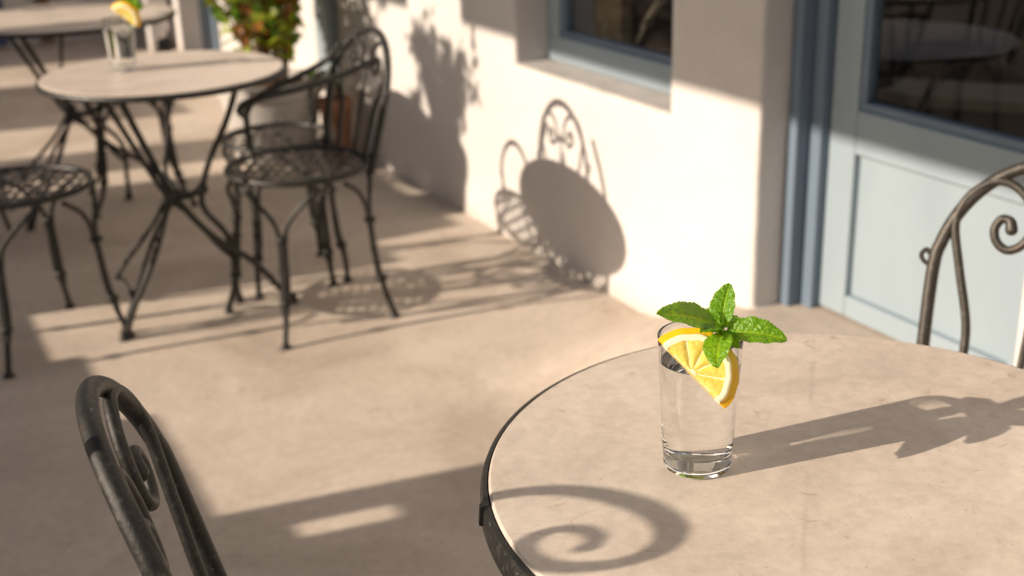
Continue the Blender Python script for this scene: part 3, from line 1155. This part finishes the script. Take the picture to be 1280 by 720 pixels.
lf(908, 415, 1.072, 983, 421, 1.050, (-.30, -.50, .85), .0300, .40, .10)     # right leaf
lf(902, 417, 1.056, 895, 458, 1.018, (-.40, -.65, .6), .0285, .30, .05)      # lower leaf
lf(900, 410, 1.080, 873, 386, 1.110, (-.3, -.5, .8), .0190, .3, .1)          # small behind left
lf(904, 410, 1.080, 920, 392, 1.110, (0, -.5, .9), .0200, .3, .1)           # small behind right
lf(901, 415, 1.060, 878, 409, 1.035, (-.35, -.5, .8), .0170, .3, .15)
lf(905, 416, 1.066, 922, 432, 1.045, (-.3, -.6, .7), .0165, .3, .15)
make_mint('fresh green mint sprig with serrated leaves on the sharp tumbler', P(903, 413, 1.071), LV, (GX+.015, GY, TZ+.09))

# second drink on the middle table
gx, gy = -1.017, 3.335
make_glass('blurred tumbler with a lemon slice on the middle table', (gx, gy, TZ+.0004))
make_lemon('blurred lemon slice perched on the rim of the tumbler on the middle table',
           (gx-.003, gy-.015, TZ+.165), (gx+.056, gy-.02, TZ+.118), (.7, -.3, .75), .018)
J2 = Vector((gx+.04, gy, TZ+.155))
L2 = []
for (dx, dy, dz, w) in ((.02, -.02, .055, .035), (-.02, .0, .05, .03), (.03, .01, .015, .03), (.005, -.03, .03, .03)):
    L2.append((J2, J2+Vector((dx, dy, dz)), (.1, -.8, .5), w, .3, .1))
make_mint('blurred mint sprig above the lemon on the middle table', J2, L2, (gx+.01, gy, TZ+.06))

# ------------------------------------------------------------------ light
w = bpy.data.worlds.new('World')
sc.world = w
w.use_nodes = True
nt = w.node_tree
sky = nt.nodes.new('ShaderNodeTexSky')
sky.sky_type = 'NISHITA'
sky.sun_disc = False
sky.sun_elevation = EL
to_sun = -SUN
sky.sun_rotation = math.atan2(to_sun.x, to_sun.y)
sky.dust_density = 2.0
nt.links.new(sky.outputs[0], nt.nodes['Background'].inputs[0])
nt.nodes['Background'].inputs[1].default_value = .055
sl = bpy.data.lights.new('sun', 'SUN')
sl.energy = 5.0
sl.angle = R(.53)
sl.cycles.is_caustics_light = True
sl.color = (1.0, .85, .70)
so = link(bpy.data.objects.new('sun', sl))
so.rotation_euler = SUN.to_track_quat('-Z', 'Y').to_euler()

# ------------------------------------------------------------------ camera
cam = bpy.data.cameras.new('camera')
co = link(bpy.data.objects.new('camera', cam))
pt, ro = R(20.586), R(-1.6707)
rx = Vector((1, 0, 0)); up = Vector((0, math.sin(pt), math.cos(pt))); fw = Vector((0, math.cos(pt), -math.sin(pt)))
r_ = rx*math.cos(ro)+up*math.sin(ro)
u_ = -rx*math.sin(ro)+up*math.cos(ro)
m = Matrix(((r_.x, u_.x, -fw.x, 0), (r_.y, u_.y, -fw.y, 0), (r_.z, u_.z, -fw.z, 1.34), (0, 0, 0, 1)))
co.matrix_world = m
cam.sensor_width = 36
cam.lens = 1561.13/1280*36
cam.clip_start = .02
cam.clip_end = 300
cam.dof.use_dof = True
cam.dof.focus_distance = 1.17
cam.dof.aperture_fstop = 5.0
sc.camera = co

sc.render.engine = 'CYCLES'
sc.cycles.max_bounces = 14
sc.cycles.transmission_bounces = 12
sc.cycles.transparent_max_bounces = 12
vs = sc.view_settings
vs.view_transform = 'Standard'
vs.look = 'None'
vs.exposure = .31
vs.gamma = 1
